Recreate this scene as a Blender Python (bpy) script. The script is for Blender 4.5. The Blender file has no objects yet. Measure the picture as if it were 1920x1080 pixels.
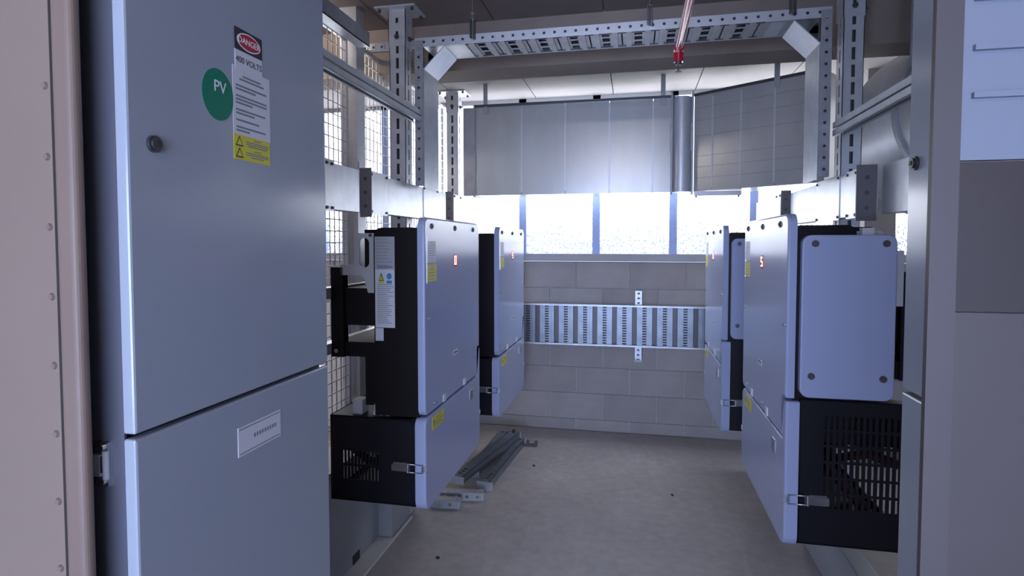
import bpy, bmesh, math, random
from mathutils import Vector, Matrix
random.seed(7)
S = bpy.context.scene
COL = S.collection
E = 1.42                      # eye height above the floor; z values below are relative to the eye

# ------------------------------------------------------------------ camera, world, exposure
F, VPX, HY, TP = 1090.0, 1190.0, 458.0, 0.042
pitch = math.atan(TP)
yaw = math.atan((VPX - 960) / F * math.cos(pitch))
cam = bpy.data.cameras.new('camera')
cam.sensor_width = 36.0
cam.lens = F / 1920 * 36.0
cam.shift_y = -((540 - (HY + F * TP)) / 1920)
cam.clip_start = 0.02
cam_o = bpy.data.objects.new('camera', cam)
COL.objects.link(cam_o)
cam_o.location = (0, 0, E)
cam_o.rotation_euler = (math.pi / 2 - pitch, 0, yaw)
S.camera = cam_o

W = bpy.data.worlds.new('sky')
S.world = W
W.use_nodes = True
W.node_tree.nodes['Background'].inputs[0].default_value = (0.62, 0.76, 1.0, 1)
W.node_tree.nodes['Background'].inputs[1].default_value = 1.2

S.view_settings.view_transform = 'Standard'
S.view_settings.look = 'None'
S.view_settings.gamma = 1
S.view_settings.use_curve_mapping = False
S.view_settings.exposure = 1.1
WINDOW_FAR = 3.2
ASSUMED_WINDOW_REAR = 6.5
ADDED_LAMP = 11.0

# ------------------------------------------------------------------ materials
MAT = {}
def mat(name, col, rough=0.5, metal=0.0, noise=0.0, nscale=8.0, bump=0.0, bscale=60.0, spec=0.5, coat=0.0, aniso=None):
    m = bpy.data.materials.new(name); m.use_nodes = True
    nt = m.node_tree; b = nt.nodes['Principled BSDF']
    b.inputs['Base Color'].default_value = (*col, 1)
    b.inputs['Roughness'].default_value = rough
    b.inputs['Metallic'].default_value = metal
    b.inputs['Specular IOR Level'].default_value = spec
    if coat:
        b.inputs['Coat Weight'].default_value = coat
        b.inputs['Coat Roughness'].default_value = 0.12
    tc = nt.nodes.new('ShaderNodeTexCoord')
    if noise:
        n = nt.nodes.new('ShaderNodeTexNoise'); n.inputs['Scale'].default_value = nscale
        n.inputs['Detail'].default_value = 6; n.inputs['Roughness'].default_value = 0.62
        mp = nt.nodes.new('ShaderNodeMapping')
        if aniso: mp.inputs['Scale'].default_value = aniso
        nt.links.new(tc.outputs['Object'], mp.inputs[0]); nt.links.new(mp.outputs[0], n.inputs['Vector'])
        r = nt.nodes.new('ShaderNodeValToRGB')
        lo = tuple(max(0, c * (1 - noise)) for c in col); hi = tuple(min(1, c * (1 + noise)) for c in col)
        r.color_ramp.elements[0].position = 0.32; r.color_ramp.elements[0].color = (*lo, 1)
        r.color_ramp.elements[1].position = 0.68; r.color_ramp.elements[1].color = (*hi, 1)
        nt.links.new(n.outputs['Fac'], r.inputs[0]); nt.links.new(r.outputs[0], b.inputs['Base Color'])
    if bump:
        n2 = nt.nodes.new('ShaderNodeTexNoise'); n2.inputs['Scale'].default_value = bscale; n2.inputs['Detail'].default_value = 5
        nt.links.new(tc.outputs['Object'], n2.inputs['Vector'])
        bp = nt.nodes.new('ShaderNodeBump'); bp.inputs['Strength'].default_value = bump; bp.inputs['Distance'].default_value = 0.01
        nt.links.new(n2.outputs['Fac'], bp.inputs['Height']); nt.links.new(bp.outputs[0], b.inputs['Normal'])
    MAT[name] = m
    return m
def emit(name, col, strength):
    m = bpy.data.materials.new(name); m.use_nodes = True; nt = m.node_tree
    b = nt.nodes['Principled BSDF']
    b.inputs['Base Color'].default_value = (*col, 1)
    b.inputs['Emission Color'].default_value = (*col, 1); b.inputs['Emission Strength'].default_value = strength
    MAT[name] = m
    return m

mat('white_paint', (0.38, 0.43, 0.63), 0.20, spec=0.5, bump=0.02, bscale=400)
mat('cabinet_paint', (0.35, 0.39, 0.46), 0.17, spec=0.6, bump=0.012, bscale=260)
mat('cabinet_side', (0.17, 0.18, 0.23), 0.33, metal=0.5)
mat('black_body', (0.006, 0.005, 0.006), 0.45, spec=0.25)
mat('black_plastic', (0.007, 0.006, 0.007), 0.55, spec=0.25)
mat('navy_body', (0.007, 0.007, 0.011), 0.5, spec=0.25)
mat('galv', (0.55, 0.58, 0.63), 0.38, metal=0.6, noise=0.10, nscale=14)
mat('galv_duct', (0.58, 0.60, 0.61), 0.28, metal=0.5, noise=0.07, nscale=5, aniso=(1, 1, 0.3))
mat('galv_bright', (0.66, 0.68, 0.72), 0.38, metal=0.45, noise=0.06, nscale=20)
mat('flange_dark', (0.20, 0.19, 0.21), 0.5, metal=0.4)
mat('galv_dull', (0.40, 0.41, 0.44), 0.5, metal=0.5, noise=0.12, nscale=18)
mat('galv_scrap', (0.27, 0.30, 0.35), 0.38, metal=0.75, noise=0.12, nscale=16)
mat('sheet_grey', (0.42, 0.44, 0.46), 0.5, metal=0.2, noise=0.05, nscale=4)
mat('kerb_white', (0.72, 0.70, 0.66), 0.6, noise=0.05, nscale=9)
mat('steel', (0.55, 0.56, 0.58), 0.28, metal=1.0)
mat('dark_steel', (0.12, 0.12, 0.13), 0.45, metal=0.8)
mat('bracket_grey', (0.52, 0.53, 0.55), 0.5)
mat('wire', (0.66, 0.67, 0.70), 0.4, metal=0.6)
mat('red_pipe', (0.42, 0.012, 0.035), 0.18, coat=0.6)
mat('yellow', (0.68, 0.62, 0.05), 0.5)
mat('label_white', (0.66, 0.68, 0.74), 0.5)
mat('label_grey', (0.40, 0.41, 0.44), 0.5)
mat('print_dark', (0.03, 0.03, 0.04), 0.6)
mat('print_grey', (0.22, 0.23, 0.27), 0.6)
mat('print_white', (0.80, 0.82, 0.84), 0.6)
mat('print_red', (0.45, 0.02, 0.04), 0.5)
mat('print_blue', (0.05, 0.25, 0.55), 0.5)
mat('print_yellow', (0.65, 0.65, 0.04), 0.5)
mat('sticker_green', (0.0, 0.20, 0.12), 0.35)
mat('beige_sheet', (0.225, 0.172, 0.138), 0.48, noise=0.04, nscale=3)
mat('beige_trim', (0.20, 0.145, 0.118), 0.5, noise=0.05, nscale=6)
mat('brown_panel', (0.026, 0.018, 0.018), 0.5, noise=0.12, nscale=3)
mat('taupe_panel', (0.058, 0.047, 0.048), 0.5, noise=0.05, nscale=3)
mat('pale_panel', (0.165, 0.185, 0.24), 0.5, noise=0.06, nscale=4)
mat('post_taupe', (0.066, 0.057, 0.060), 0.5, noise=0.05, nscale=3)
mat('mortar', (0.50, 0.49, 0.49), 0.9, noise=0.1, nscale=30)
mat('ceiling_dark', (0.22, 0.18, 0.17), 0.8, noise=0.14, nscale=2.2, bump=0.15, bscale=40)
mat('ceiling_slab', (0.235, 0.22, 0.22), 0.8, noise=0.10, nscale=2.0, bump=0.12, bscale=50)
mat('beam_concrete', (0.25, 0.205, 0.18), 0.8, noise=0.13, nscale=2.5, bump=0.12, bscale=45)
mat('wall_concrete', (0.24, 0.22, 0.22), 0.85, noise=0.12, nscale=3, bump=0.15, bscale=50)
mat('mullion', (0.36, 0.46, 0.80), 0.5)
mat('sill', (0.42, 0.43, 0.46), 0.6, noise=0.05, nscale=6)
mat('cable_red', (0.10, 0.015, 0.02), 0.5)
mat('grime', (0.035, 0.03, 0.03), 0.8)
emit('led', (1.0, 0.16, 0.12), 4.0)
mat('lens_dark', (0.05, 0.01, 0.015), 0.2)

# concrete blocks: every block takes a slightly different grey
def block_material():
    m = mat('block', (0.42, 0.395, 0.39), 0.85, noise=0.07, nscale=7, bump=0.25, bscale=90)
    nt = m.node_tree; b = nt.nodes['Principled BSDF']
    src = b.inputs['Base Color'].links[0].from_socket
    oi = nt.nodes.new('ShaderNodeObjectInfo')
    mr = nt.nodes.new('ShaderNodeMapRange'); mr.inputs[3].default_value = 0.93; mr.inputs[4].default_value = 1.07
    nt.links.new(oi.outputs['Random'], mr.inputs[0])
    mx = nt.nodes.new('ShaderNodeVectorMath'); mx.operation = 'SCALE'
    nt.links.new(src, mx.inputs[0]); nt.links.new(mr.outputs[0], mx.inputs['Scale'])
    nt.links.new(mx.outputs[0], b.inputs['Base Color'])
block_material()

# floor: power-floated slab, pale dusty patches and faint scuffs
def floor_material():
    m = mat('floor', (0.34, 0.325, 0.33), 0.42, noise=0.0, bump=0.05, bscale=30, spec=0.4)
    nt = m.node_tree; b = nt.nodes['Principled BSDF']
    tc = nt.nodes.new('ShaderNodeTexCoord')
    n1 = nt.nodes.new('ShaderNodeTexNoise'); n1.inputs['Scale'].default_value = 1.7; n1.inputs['Detail'].default_value = 8; n1.inputs['Roughness'].default_value = 0.6
    n2 = nt.nodes.new('ShaderNodeTexNoise'); n2.inputs['Scale'].default_value = 22; n2.inputs['Detail'].default_value = 5
    nt.links.new(tc.outputs['Object'], n1.inputs['Vector']); nt.links.new(tc.outputs['Object'], n2.inputs['Vector'])
    r = nt.nodes.new('ShaderNodeValToRGB')
    r.color_ramp.elements[0].position = 0.3; r.color_ramp.elements[0].color = (0.34, 0.315, 0.315, 1)
    r.color_ramp.elements[1].position = 0.72; r.color_ramp.elements[1].color = (0.46, 0.43, 0.425, 1)
    nt.links.new(n1.outputs['Fac'], r.inputs[0])
    r2 = nt.nodes.new('ShaderNodeValToRGB')
    r2.color_ramp.elements[0].position = 0.3; r2.color_ramp.elements[0].color = (0.88, 0.88, 0.88, 1)
    r2.color_ramp.elements[1].position = 0.7; r2.color_ramp.elements[1].color = (1.06, 1.06, 1.06, 1)
    nt.links.new(n2.outputs['Fac'], r2.inputs[0])
    mx = nt.nodes.new('ShaderNodeVectorMath'); mx.operation = 'MULTIPLY'
    nt.links.new(r.outputs[0], mx.inputs[0]); nt.links.new(r2.outputs[0], mx.inputs[1])
    mp = nt.nodes.new('ShaderNodeMapping'); mp.inputs['Scale'].default_value = (11, 1.3, 1); mp.inputs['Rotation'].default_value = (0, 0, 0.25)
    n3 = nt.nodes.new('ShaderNodeTexNoise'); n3.inputs['Scale'].default_value = 1.0; n3.inputs['Detail'].default_value = 3
    nt.links.new(tc.outputs['Object'], mp.inputs[0]); nt.links.new(mp.outputs[0], n3.inputs['Vector'])
    r3 = nt.nodes.new('ShaderNodeValToRGB')                    # dragged scuff marks along the aisle
    r3.color_ramp.elements[0].position = 0.63; r3.color_ramp.elements[0].color = (1, 1, 1, 1)
    r3.color_ramp.elements[1].position = 0.80; r3.color_ramp.elements[1].color = (1.2, 1.2, 1.2, 1)
    nt.links.new(n3.outputs['Fac'], r3.inputs[0])
    m3 = nt.nodes.new('ShaderNodeVectorMath'); m3.operation = 'MULTIPLY'
    nt.links.new(mx.outputs[0], m3.inputs[0]); nt.links.new(r3.outputs[0], m3.inputs[1])
    nt.links.new(m3.outputs[0], b.inputs['Base Color'])
    rr = nt.nodes.new('ShaderNodeMapRange'); rr.inputs[3].default_value = 0.36; rr.inputs[4].default_value = 0.58
    nt.links.new(n1.outputs['Fac'], rr.inputs[0]); nt.links.new(rr.outputs[0], b.inputs['Roughness'])
floor_material()

# translucent ribbed daylight glazing: a lit window, speckled by what grows outside
def pane_material(name, col, strength, speck):
    m = bpy.data.materials.new(name); m.use_nodes = True; nt = m.node_tree
    b = nt.nodes['Principled BSDF']; b.inputs['Base Color'].default_value = (0.7, 0.75, 0.8, 1); b.inputs['Roughness'].default_value = 0.4
    tc = nt.nodes.new('ShaderNodeTexCoord')
    if speck:
        mp = nt.nodes.new('ShaderNodeMapping'); mp.inputs['Scale'].default_value = (60, 1, 42)
        nt.links.new(tc.outputs['Object'], mp.inputs[0])
        n = nt.nodes.new('ShaderNodeTexNoise'); n.inputs['Scale'].default_value = 1.3; n.inputs['Detail'].default_value = 3; n.inputs['Roughness'].default_value = 0.75
        nt.links.new(mp.outputs[0], n.inputs['Vector'])
        sp = nt.nodes.new('ShaderNodeSeparateXYZ'); nt.links.new(tc.outputs['Object'], sp.inputs[0])
        hz = nt.nodes.new('ShaderNodeMapRange')          # foliage outside stands only behind the lower part
        hz.inputs[1].default_value = 0.12; hz.inputs[2].default_value = 0.62; hz.inputs[3].default_value = 0.05; hz.inputs[4].default_value = -0.14
        nt.links.new(sp.outputs['Z'], hz.inputs[0])
        ad = nt.nodes.new('ShaderNodeMath'); ad.operation = 'ADD'
        nt.links.new(n.outputs['Fac'], ad.inputs[0]); nt.links.new(hz.outputs[0], ad.inputs[1])
        r = nt.nodes.new('ShaderNodeValToRGB')
        r.color_ramp.elements[0].position = 0.485; r.color_ramp.elements[0].color = (1, 1, 1, 1)
        r.color_ramp.elements[1].position = 0.535; r.color_ramp.elements[1].color = (0.035, 0.045, 0.06, 1)
        nt.links.new(ad.outputs[0], r.inputs[0])
        wv = nt.nodes.new('ShaderNodeTexWave'); wv.inputs['Scale'].default_value = 22; wv.bands_direction = 'X'
        nt.links.new(tc.outputs['Object'], wv.inputs['Vector'])
        wr = nt.nodes.new('ShaderNodeMapRange'); wr.inputs[3].default_value = 0.75; wr.inputs[4].default_value = 1.0
        nt.links.new(wv.outputs['Fac'], wr.inputs[0])
        m1 = nt.nodes.new('ShaderNodeVectorMath'); m1.operation = 'SCALE'
        nt.links.new(r.outputs[0], m1.inputs[0]); nt.links.new(wr.outputs[0], m1.inputs['Scale'])
        m2 = nt.nodes.new('ShaderNodeVectorMath'); m2.operation = 'MULTIPLY'; m2.inputs[1].default_value = col
        nt.links.new(m1.outputs[0], m2.inputs[0]); nt.links.new(m2.outputs[0], b.inputs['Emission Color'])
    else:
        b.inputs['Emission Color'].default_value = (*col, 1)
    b.inputs['Emission Strength'].default_value = strength
    MAT[name] = m
pane_material('pane_far', (0.93, 0.95, 1.0), WINDOW_FAR, True)
pane_material('assumed_pane_rear', (0.55, 0.67, 1.0), ASSUMED_WINDOW_REAR, False)  # glow of the assumed rear window, added unseen as a light source

# ------------------------------------------------------------------ mesh helpers
class MB:
    def __init__(s): s.v = []; s.f = []; s.sm = []
    def add(s, vs, fs, smooth=False):
        o = len(s.v); s.v += [tuple(p) for p in vs]; s.f += [tuple(i + o for i in q) for q in fs]; s.sm += [smooth] * len(fs)
        return s
    def box(s, x0, x1, y0, y1, z0, z1):
        vs = [(x, y, z) for z in (z0, z1) for y in (y0, y1) for x in (x0, x1)]
        return s.add(vs, [(0, 2, 3, 1), (4, 5, 7, 6), (0, 1, 5, 4), (1, 3, 7, 5), (3, 2, 6, 7), (2, 0, 4, 6)])
    def prism(s, pts, fn, a, b, cham=0.0):
        """polygon pts (counter-clockwise) extruded from a (back) to b (front); fn(p, q, depth) -> xyz; cham rounds the front edge"""
        n = len(pts)
        if cham:
            ins = inset(pts, cham); mid = inset(pts, cham * 0.3)
            sg = 1 if b > a else -1
            rings = [(pts, a), (pts, b - sg * cham), (mid, b - sg * cham * 0.3), (ins, b)]
        else:
            rings = [(pts, a), (pts, b)]
        vs = []; fs = []
        for r, d in rings: vs += [fn(p, q, d) for p, q in r]
        k = len(rings)
        for i in range(k - 1):
            for j in range(n):
                j2 = (j + 1) % n
                fs.append((i * n + j, i * n + j2, (i + 1) * n + j2, (i + 1) * n + j))
        fs.append(tuple(reversed(range(n)))); fs.append(tuple((k - 1) * n + j for j in range(n)))
        return s.add(vs, fs)
    def cyl(s, p0, p1, r, n=12, r1=None, caps=True, smooth=True):
        p0 = Vector(p0); p1 = Vector(p1); r1 = r if r1 is None else r1
        ax = (p1 - p0).normalized(); t = Vector((0, 0, 1)) if abs(ax.z) < 0.9 else Vector((1, 0, 0))
        a = ax.cross(t).normalized(); b = ax.cross(a)
        vs = []
        for p, rr in ((p0, r), (p1, r1)):
            for i in range(n):
                c = math.cos(2 * math.pi * i / n); q = math.sin(2 * math.pi * i / n)
                vs.append(p + a * rr * c + b * rr * q)
        s.add(vs, [(i, (i + 1) % n, n + (i + 1) % n, n + i) for i in range(n)], smooth)
        if caps: s.add(vs, [tuple(reversed(range(n))), tuple(range(n, 2 * n))])
        return s
    def tube(s, pts, r, n=8):
        pts = [Vector(p) for p in pts]; m = len(pts); vs = []
        for i, p in enumerate(pts):
            ax = (pts[min(i + 1, m - 1)] - pts[max(i - 1, 0)]).normalized()
            t = Vector((0, 0, 1)) if abs(ax.z) < 0.95 else Vector((1, 0, 0))
            a = ax.cross(t).normalized(); b = ax.cross(a)
            for k in range(n): vs.append(p + a * r * math.cos(2 * math.pi * k / n) + b * r * math.sin(2 * math.pi * k / n))
        fs = [(i * n + k, i * n + (k + 1) % n, (i + 1) * n + (k + 1) % n, (i + 1) * n + k) for i in range(m - 1) for k in range(n)]
        s.add(vs, fs, True)
        return s.add(vs, [tuple(range(n)), tuple((m - 1) * n + k for k in range(n))])
    def cell(s, fn, s0, s1, t0, t1, th, hole=None):
        """one rectangle of sheet metal, thickness th, with an optional hole (cs, ct, half_s, half_t, round)"""
        if hole is None:
            o = [(s0, t0), (s1, t0), (s1, t1), (s0, t1)]
            vs = [fn(a, b, 0) for a, b in o] + [fn(a, b, -th) for a, b in o]
            return s.add(vs, [(0, 1, 2, 3), (7, 6, 5, 4)])
        cs, ct, hs, ht, rd = hole; k = 0.7071 if rd else 1.0
        sm, tm = (s0 + s1) / 2, (t0 + t1) / 2
        o = [(s0, t0), (sm, t0), (s1, t0), (s1, tm), (s1, t1), (sm, t1), (s0, t1), (s0, tm)]
        h = [(cs - hs * k, ct - ht * k), (cs, ct - ht), (cs + hs * k, ct - ht * k), (cs + hs, ct), (cs + hs * k, ct + ht * k), (cs, ct + ht), (cs - hs * k, ct + ht * k), (cs - hs, ct)]
        vs = [fn(a, b, 0) for a, b in o] + [fn(a, b, 0) for a, b in h] + [fn(a, b, -th) for a, b in o] + [fn(a, b, -th) for a, b in h]
        fs = []
        for i in range(8):
            j = (i + 1) % 8
            fs += [(i, j, 8 + j, 8 + i), (16 + j, 16 + i, 24 + i, 24 + j), (8 + i, 8 + j, 24 + j, 24 + i)]
        return s.add(vs, fs)
    def rim(s, fn, s0, s1, t0, t1, th):
        o = [(s0, t0), (s1, t0), (s1, t1), (s0, t1)]
        vs = [fn(a, b, 0) for a, b in o] + [fn(a, b, -th) for a, b in o]
        return s.add(vs, [(j, i, 4 + i, 4 + j) for i, j in ((0, 1), (1, 2), (2, 3), (3, 0))])
    def strip(s, fn, L, Wd, th, pitch, hs, ht, rd=False, start=None, n=None):
        """long perforated strip, length L along s, centred across t"""
        n = n or int(L / pitch); m0 = (L - n * pitch) / 2 if start is None else start
        if m0 > 1e-6: s.cell(fn, 0, m0, -Wd / 2, Wd / 2, th)
        for i in range(n):
            a = m0 + i * pitch
            s.cell(fn, a, a + pitch, -Wd / 2, Wd / 2, th, (a + pitch / 2, 0, hs, ht, rd))
        if L - (m0 + n * pitch) > 1e-6: s.cell(fn, m0 + n * pitch, L, -Wd / 2, Wd / 2, th)
        return s.rim(fn, 0, L, -Wd / 2, Wd / 2, th)
    def build(s, name, material, parent=None, world=True):
        me = bpy.data.meshes.new(name)
        vs = [(x, y, z + E) for x, y, z in s.v]
        loc = Vector((0, 0, 0))
        if parent is None:
            xs = [p[0] for p in vs]; ys = [p[1] for p in vs]; zs = [p[2] for p in vs]
            loc = Vector(((min(xs) + max(xs)) / 2, (min(ys) + max(ys)) / 2, min(zs)))
            vs = [tuple(Vector(p) - loc) for p in vs]
        elif world:
            r = parent
            while r.parent: r = r.parent
            vs = [tuple(Vector(p) - r.location) for p in vs]
        me.from_pydata(vs, [], s.f); me.update()
        for p, q in zip(me.polygons, s.sm): p.use_smooth = q
        bm = bmesh.new(); bm.from_mesh(me); bmesh.ops.recalc_face_normals(bm, faces=bm.faces); bm.to_mesh(me); bm.free()
        me.materials.append(MAT[material])
        o = bpy.data.objects.new(name, me); COL.objects.link(o)
        o.location = loc
        if parent is not None: o.parent = parent
        if name.endswith('print') or name in ('wire_mesh', 'heat_sink'): o['kind'] = 'stuff'      # too fine to pick apart
        return o

def inset(pts, d):
    n = len(pts); out = []
    for i in range(n):
        a = Vector(pts[i - 1]); b = Vector(pts[i]); c = Vector(pts[(i + 1) % n])
        e1 = (b - a).normalized(); e2 = (c - b).normalized()
        n1 = Vector((-e1.y, e1.x)); n2 = Vector((-e2.y, e2.x))
        m = n1 + n2
        k = m.length_squared
        m = m * (2 / k) if k > 1e-6 else n1
        out.append(tuple(b + m * d * (1 if m.length < 1.5 else 1.5 / m.length)))
    return out
def rpoly(corners, seg=5):
    """corners: (x, y, radius) counter-clockwise -> polygon with rounded corners"""
    out = []; n = len(corners)
    for i in range(n):
        p = Vector(corners[i][:2]); r = corners[i][2]
        if r <= 0: out.append(tuple(p)); continue
        a = (Vector(corners[i - 1][:2]) - p).normalized(); b = (Vector(corners[(i + 1) % n][:2]) - p).normalized()
        half = a.angle(b) / 2; t = r / math.tan(half)
        c = p + (a + b).normalized() * (r / math.sin(half))
        s = p + a * t - c; e = p + b * t - c
        a0 = math.atan2(s.y, s.x); a1 = math.atan2(e.y, e.x)
        while a1 - a0 > math.pi: a1 -= 2 * math.pi
        while a1 - a0 < -math.pi: a1 += 2 * math.pi
        for k in range(seg + 1):
            g = a0 + (a1 - a0) * k / seg
            out.append((c.x + r * math.cos(g), c.y + r * math.sin(g)))
    return out
def rrect(x0, x1, y0, y1, r, seg=5): return rpoly([(x0, y0, r), (x1, y0, r), (x1, y1, r), (x0, y1, r)], seg)

def thing(name, label, cat, loc=(0, 0, 0), rotz=0.0, group=None):
    o = bpy.data.objects.new(name, None); COL.objects.link(o)
    o.empty_display_size = 0.1
    o.location = loc; o.rotation_euler = (0, 0, rotz)
    return tag(o, label, cat, group)
def tag(o, label, cat, group=None, kind=None):
    o['label'] = label; o['category'] = cat
    if group: o['group'] = group
    if kind: o['kind'] = kind
    return o
def struct(o, label=None, cat=None):
    o['kind'] = 'structure'
    if label: o['label'] = label
    if cat: o['category'] = cat
    return o
def share(src, parent, name=None):
    c = src.copy(); COL.objects.link(c); c.parent = parent
    return c
def copy_tree(o, parent=None):
    c = o.copy(); COL.objects.link(c); c.parent = parent
    for ch in o.children: copy_tree(ch, c)
    return c
def text(name, body, size, material, parent, m):
    """flat lettering turned into a mesh; m places the text plane (x right, y up) in the parent's frame"""
    cu = bpy.data.curves.new('lettering', 'FONT'); cu.body = body; cu.size = size; cu.extrude = 0.0002
    cu.align_x = 'CENTER'; cu.align_y = 'CENTER'
    t = bpy.data.objects.new('lettering', cu); COL.objects.link(t)
    dg = bpy.context.evaluated_depsgraph_get(); me = bpy.data.meshes.new_from_object(t.evaluated_get(dg))
    bpy.data.objects.remove(t); bpy.data.curves.remove(cu)
    me.transform(m); me.materials.clear(); me.materials.append(MAT[material]); me.name = name
    o = bpy.data.objects.new(name, me); COL.objects.link(o); o.parent = parent
    return o

# ------------------------------------------------------------------ the room
XL, XR, YF, YB, ZC, ZN, ZF = -3.0, 2.1, 4.4, -3.2, 1.11, 1.19, -1.42   # ZC far bay soffit, ZN near bay soffit
f = struct(MB().box(XL - .2, XR + .2, YB - .2, YF + .2, ZF - .15, ZF).build('floor', 'floor'), 'smooth grey concrete floor slab', 'floor')
c = struct(MB().box(XL - .2, XR + .2, YB - .2, YF + .3, ZN + .012, ZN + .2).build('ceiling', 'ceiling_dark'), 'grey-brown concrete soffit with slab joints', 'ceiling')
for i in range(9):                                   # precast planks beyond the beam, open joints between
    x0 = XL + i * 0.58 - .06
    MB().box(x0, x0 + .574, 3.32, YF + .1, ZC, ZN + .02).build('panel', 'ceiling_slab', c)
for i in range(9):
    x0 = XL + i * 0.58 - .06
    MB().box(x0, x0 + .574, YB, 3.10, ZN, ZN + .02).build('panel', 'ceiling_dark', c)
b = MB().prism([(3.10, .95), (3.30, .945), (3.34, ZN + .01), (3.06, ZN + .01)], lambda p, q, d: (d, p, q), XL - .1, XR + .1)
struct(b.build('trim_1', 'beam_concrete'), 'brown-grey concrete beam crossing under the soffit', 'beam')

# far wall: mortar core and one mesh per block
w = MB().box(XL - .2, XR + .2, YF + .012, YF + .2, ZF - .05, -.135)
wf = struct(w.build('wall_far', 'mortar'), 'grey concrete block wall below the window', 'wall')
rows = []; zt = -.13
while zt > ZF: rows.append((max(zt - .2, ZF), zt)); zt -= .2
cache = {}
for r, (z0, z1) in enumerate(rows):
    off = -.03 if r % 2 == 0 else .17
    x = off - .4 * 8
    while x < XR:
        a, bb = max(x, XL - .1), min(x + .4, XR + .1)
        if bb - a > .03:
            key = (round(bb - a, 3), round(z1 - z0, 3))
            if key in cache:
                o = share(cache[key], wf); o.location = (a + .005 - cache[key]['x0'] + cache[key].location.x, 0, 0)
                o.location = Vector(cache[key].location) + Vector((a + .005 - cache[key]['x0'], 0, z0 - cache[key]['z0']))
                o['x0'] = a + .005; o['z0'] = z0
            else:
                m = MB().box(a + .005, bb - .005, YF + random.uniform(-.001, .001), YF + .03, z0 + .004, z1 - .004)
                o = m.build('block', 'block', wf); o['x0'] = a + .005; o['z0'] = z0
                cache[key] = o
        x += .4
for o in wf.children:
    for k in ('x0', 'z0'):
        if k in o: del o[k]

# window band in the far wall
wn = thing('window_1', 'long bright translucent ribbed window band above the block wall', 'window', (0, YF, E - .13)); wn['kind'] = 'structure'
MB().box(XL - .1, XR + .1, YF - .02, YF + .14, -.128, -.072).build('sill', 'sill', wn)
mull = [-2.54, -1.98, -1.42, -.848, -.285, .275, .83, 1.39, 1.95]
xs = [XL - .15] + mull + [XR + .15]
for i in range(len(xs) - 1):
    a, bb = xs[i], xs[i + 1]
    MB().box(a + .026, bb - .026, YF + .06, YF + .068, -.07, ZC + .0).build('pane', 'pane_far', wn)
for x in mull: MB().box(x - .028, x + .028, YF + .02, YF + .09, -.072, ZC).build('mullion', 'mullion', wn)
MB().box(XL - .1, XR + .1, YF + .02, YF + .09, ZC - .03, ZC + .012).build('head_rail', 'sill', wn)
bpy.context.view_layer.update()

struct(MB().box(XL - .2, XL, YB - .2, YF + .2, ZF - .05, ZN + .05).build('wall_left', 'wall_concrete'), 'dim grey concrete side wall beyond the wire mesh', 'wall')
struct(MB().box(XR, XR + .2, YB - .2, YF + .2, ZF - .05, ZN + .05).build('wall_right', 'wall_concrete'), 'dim grey concrete side wall behind the round duct', 'wall')
struct(MB().box(1.44, 1.62, 4.12, YF + .02, ZF, ZC + .02).build('trim_2', 'wall_concrete'), 'grey-brown concrete column behind the slotted post', 'column')
# rear wall with an assumed window, added unseen for bluish light (behind the photographer)
rw = MB()
rw.box(XL - .2, XR + .2, YB - .2, YB, ZF - .05, -1.3).box(XL - .2, XR + .2, YB - .2, YB, .55, ZN + .05)
rw.box(XL - .2, -2.3, YB - .2, YB, -1.3, .55).box(1.6, XR + .2, YB - .2, YB, -1.3, .55)
struct(rw.build('wall_rear', 'wall_concrete'), 'concrete wall with the assumed glazing', 'wall')
w2 = thing('assumed_window_2', 'assumed wide bluish glazing, added unseen opposite the block wall for light', 'window', (-.35, YB, E - 1.3)); w2['kind'] = 'structure'
for i in range(4):
    a = -2.3 + i * .975
    MB().box(a + .03, a + .945, YB - .12, YB - .11, -1.27, .52).build('pane', 'assumed_pane_rear', w2)
    MB().box(a - .03, a + .03, YB - .15, YB - .05, -1.3, .55).build('mullion', 'mullion', w2)
MB().box(1.57, 1.63, YB - .15, YB - .05, -1.3, .55).build('mullion', 'mullion', w2)

# unseen strip lamps: first assumed over the aisle, second added to brighten the mesh bay
emit('tube', (1.0, 0.86, 0.74), ADDED_LAMP)
for x, y, lab in ((-.1, -.9, 'assumed unseen white strip lamp under the soffit over the aisle'), (-2.25, 2.6, 'added unseen strip lamp under the soffit, brightening the bay beyond the wire mesh')):
    lp = thing('added_strip_lamp', lab, 'lamp', (x, y, ZN + E - .06), 0, 'added unseen strip lamps under the soffit')
    MB().box(x - .65, x + .65, y - .06, y + .06, ZN - .03, ZN - .0005).build('housing', 'bracket_grey', lp)
    MB().prism(rrect(y - .055, y + .055, ZN - .075, ZN - .03, .02, 4), lambda p, q, d: (d, p, q), x - .63, x + .63).build('diffuser', 'tube', lp)

# ------------------------------------------------------------------ inverters
UW = .77                                                  # width of one unit
SEG = {'0': 'abcdef', '5': 'afgcd', '8': 'abcdefg', '1': 'bc'}
def fxz(p, q, d): return (p, d, q)                        # front-facing plate: p along u, q up, d depth (front = small)
def fside(p, q, d): return (d, p, q)                      # side-facing plate: p depth, q up, d along u
def latch(parent, u, out):
    """over-centre toggle latch on the wiring box side; out = +1/-1 is the outward u direction"""
    z = -.835
    b = MB().box(*sorted((u, u + out * .006)), .066, .132, z - .017, z + .017)
    b.box(*sorted((u + out * .006, u + out * .016)), .075, .135, z - .012, z + .012)
    b.cyl((u + out * .012, .072, z - .017), (u + out * .012, .072, z + .017), .005, 8)
    L = b.build('latch', 'steel', parent, False)
    MB().tube([(u + out * .012, .075, z + .015), (u + out * .012, .012, z + .015), (u + out * .012, .012, z - .015), (u + out * .012, .075, z - .015)], .0028, 6).build('latch_loop', 'steel', L, False)
    MB().box(*sorted((u, u + out * .012)), -.002, .018, z - .011, z + .011).build('latch_catch', 'galv', L, False)
    return L
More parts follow.
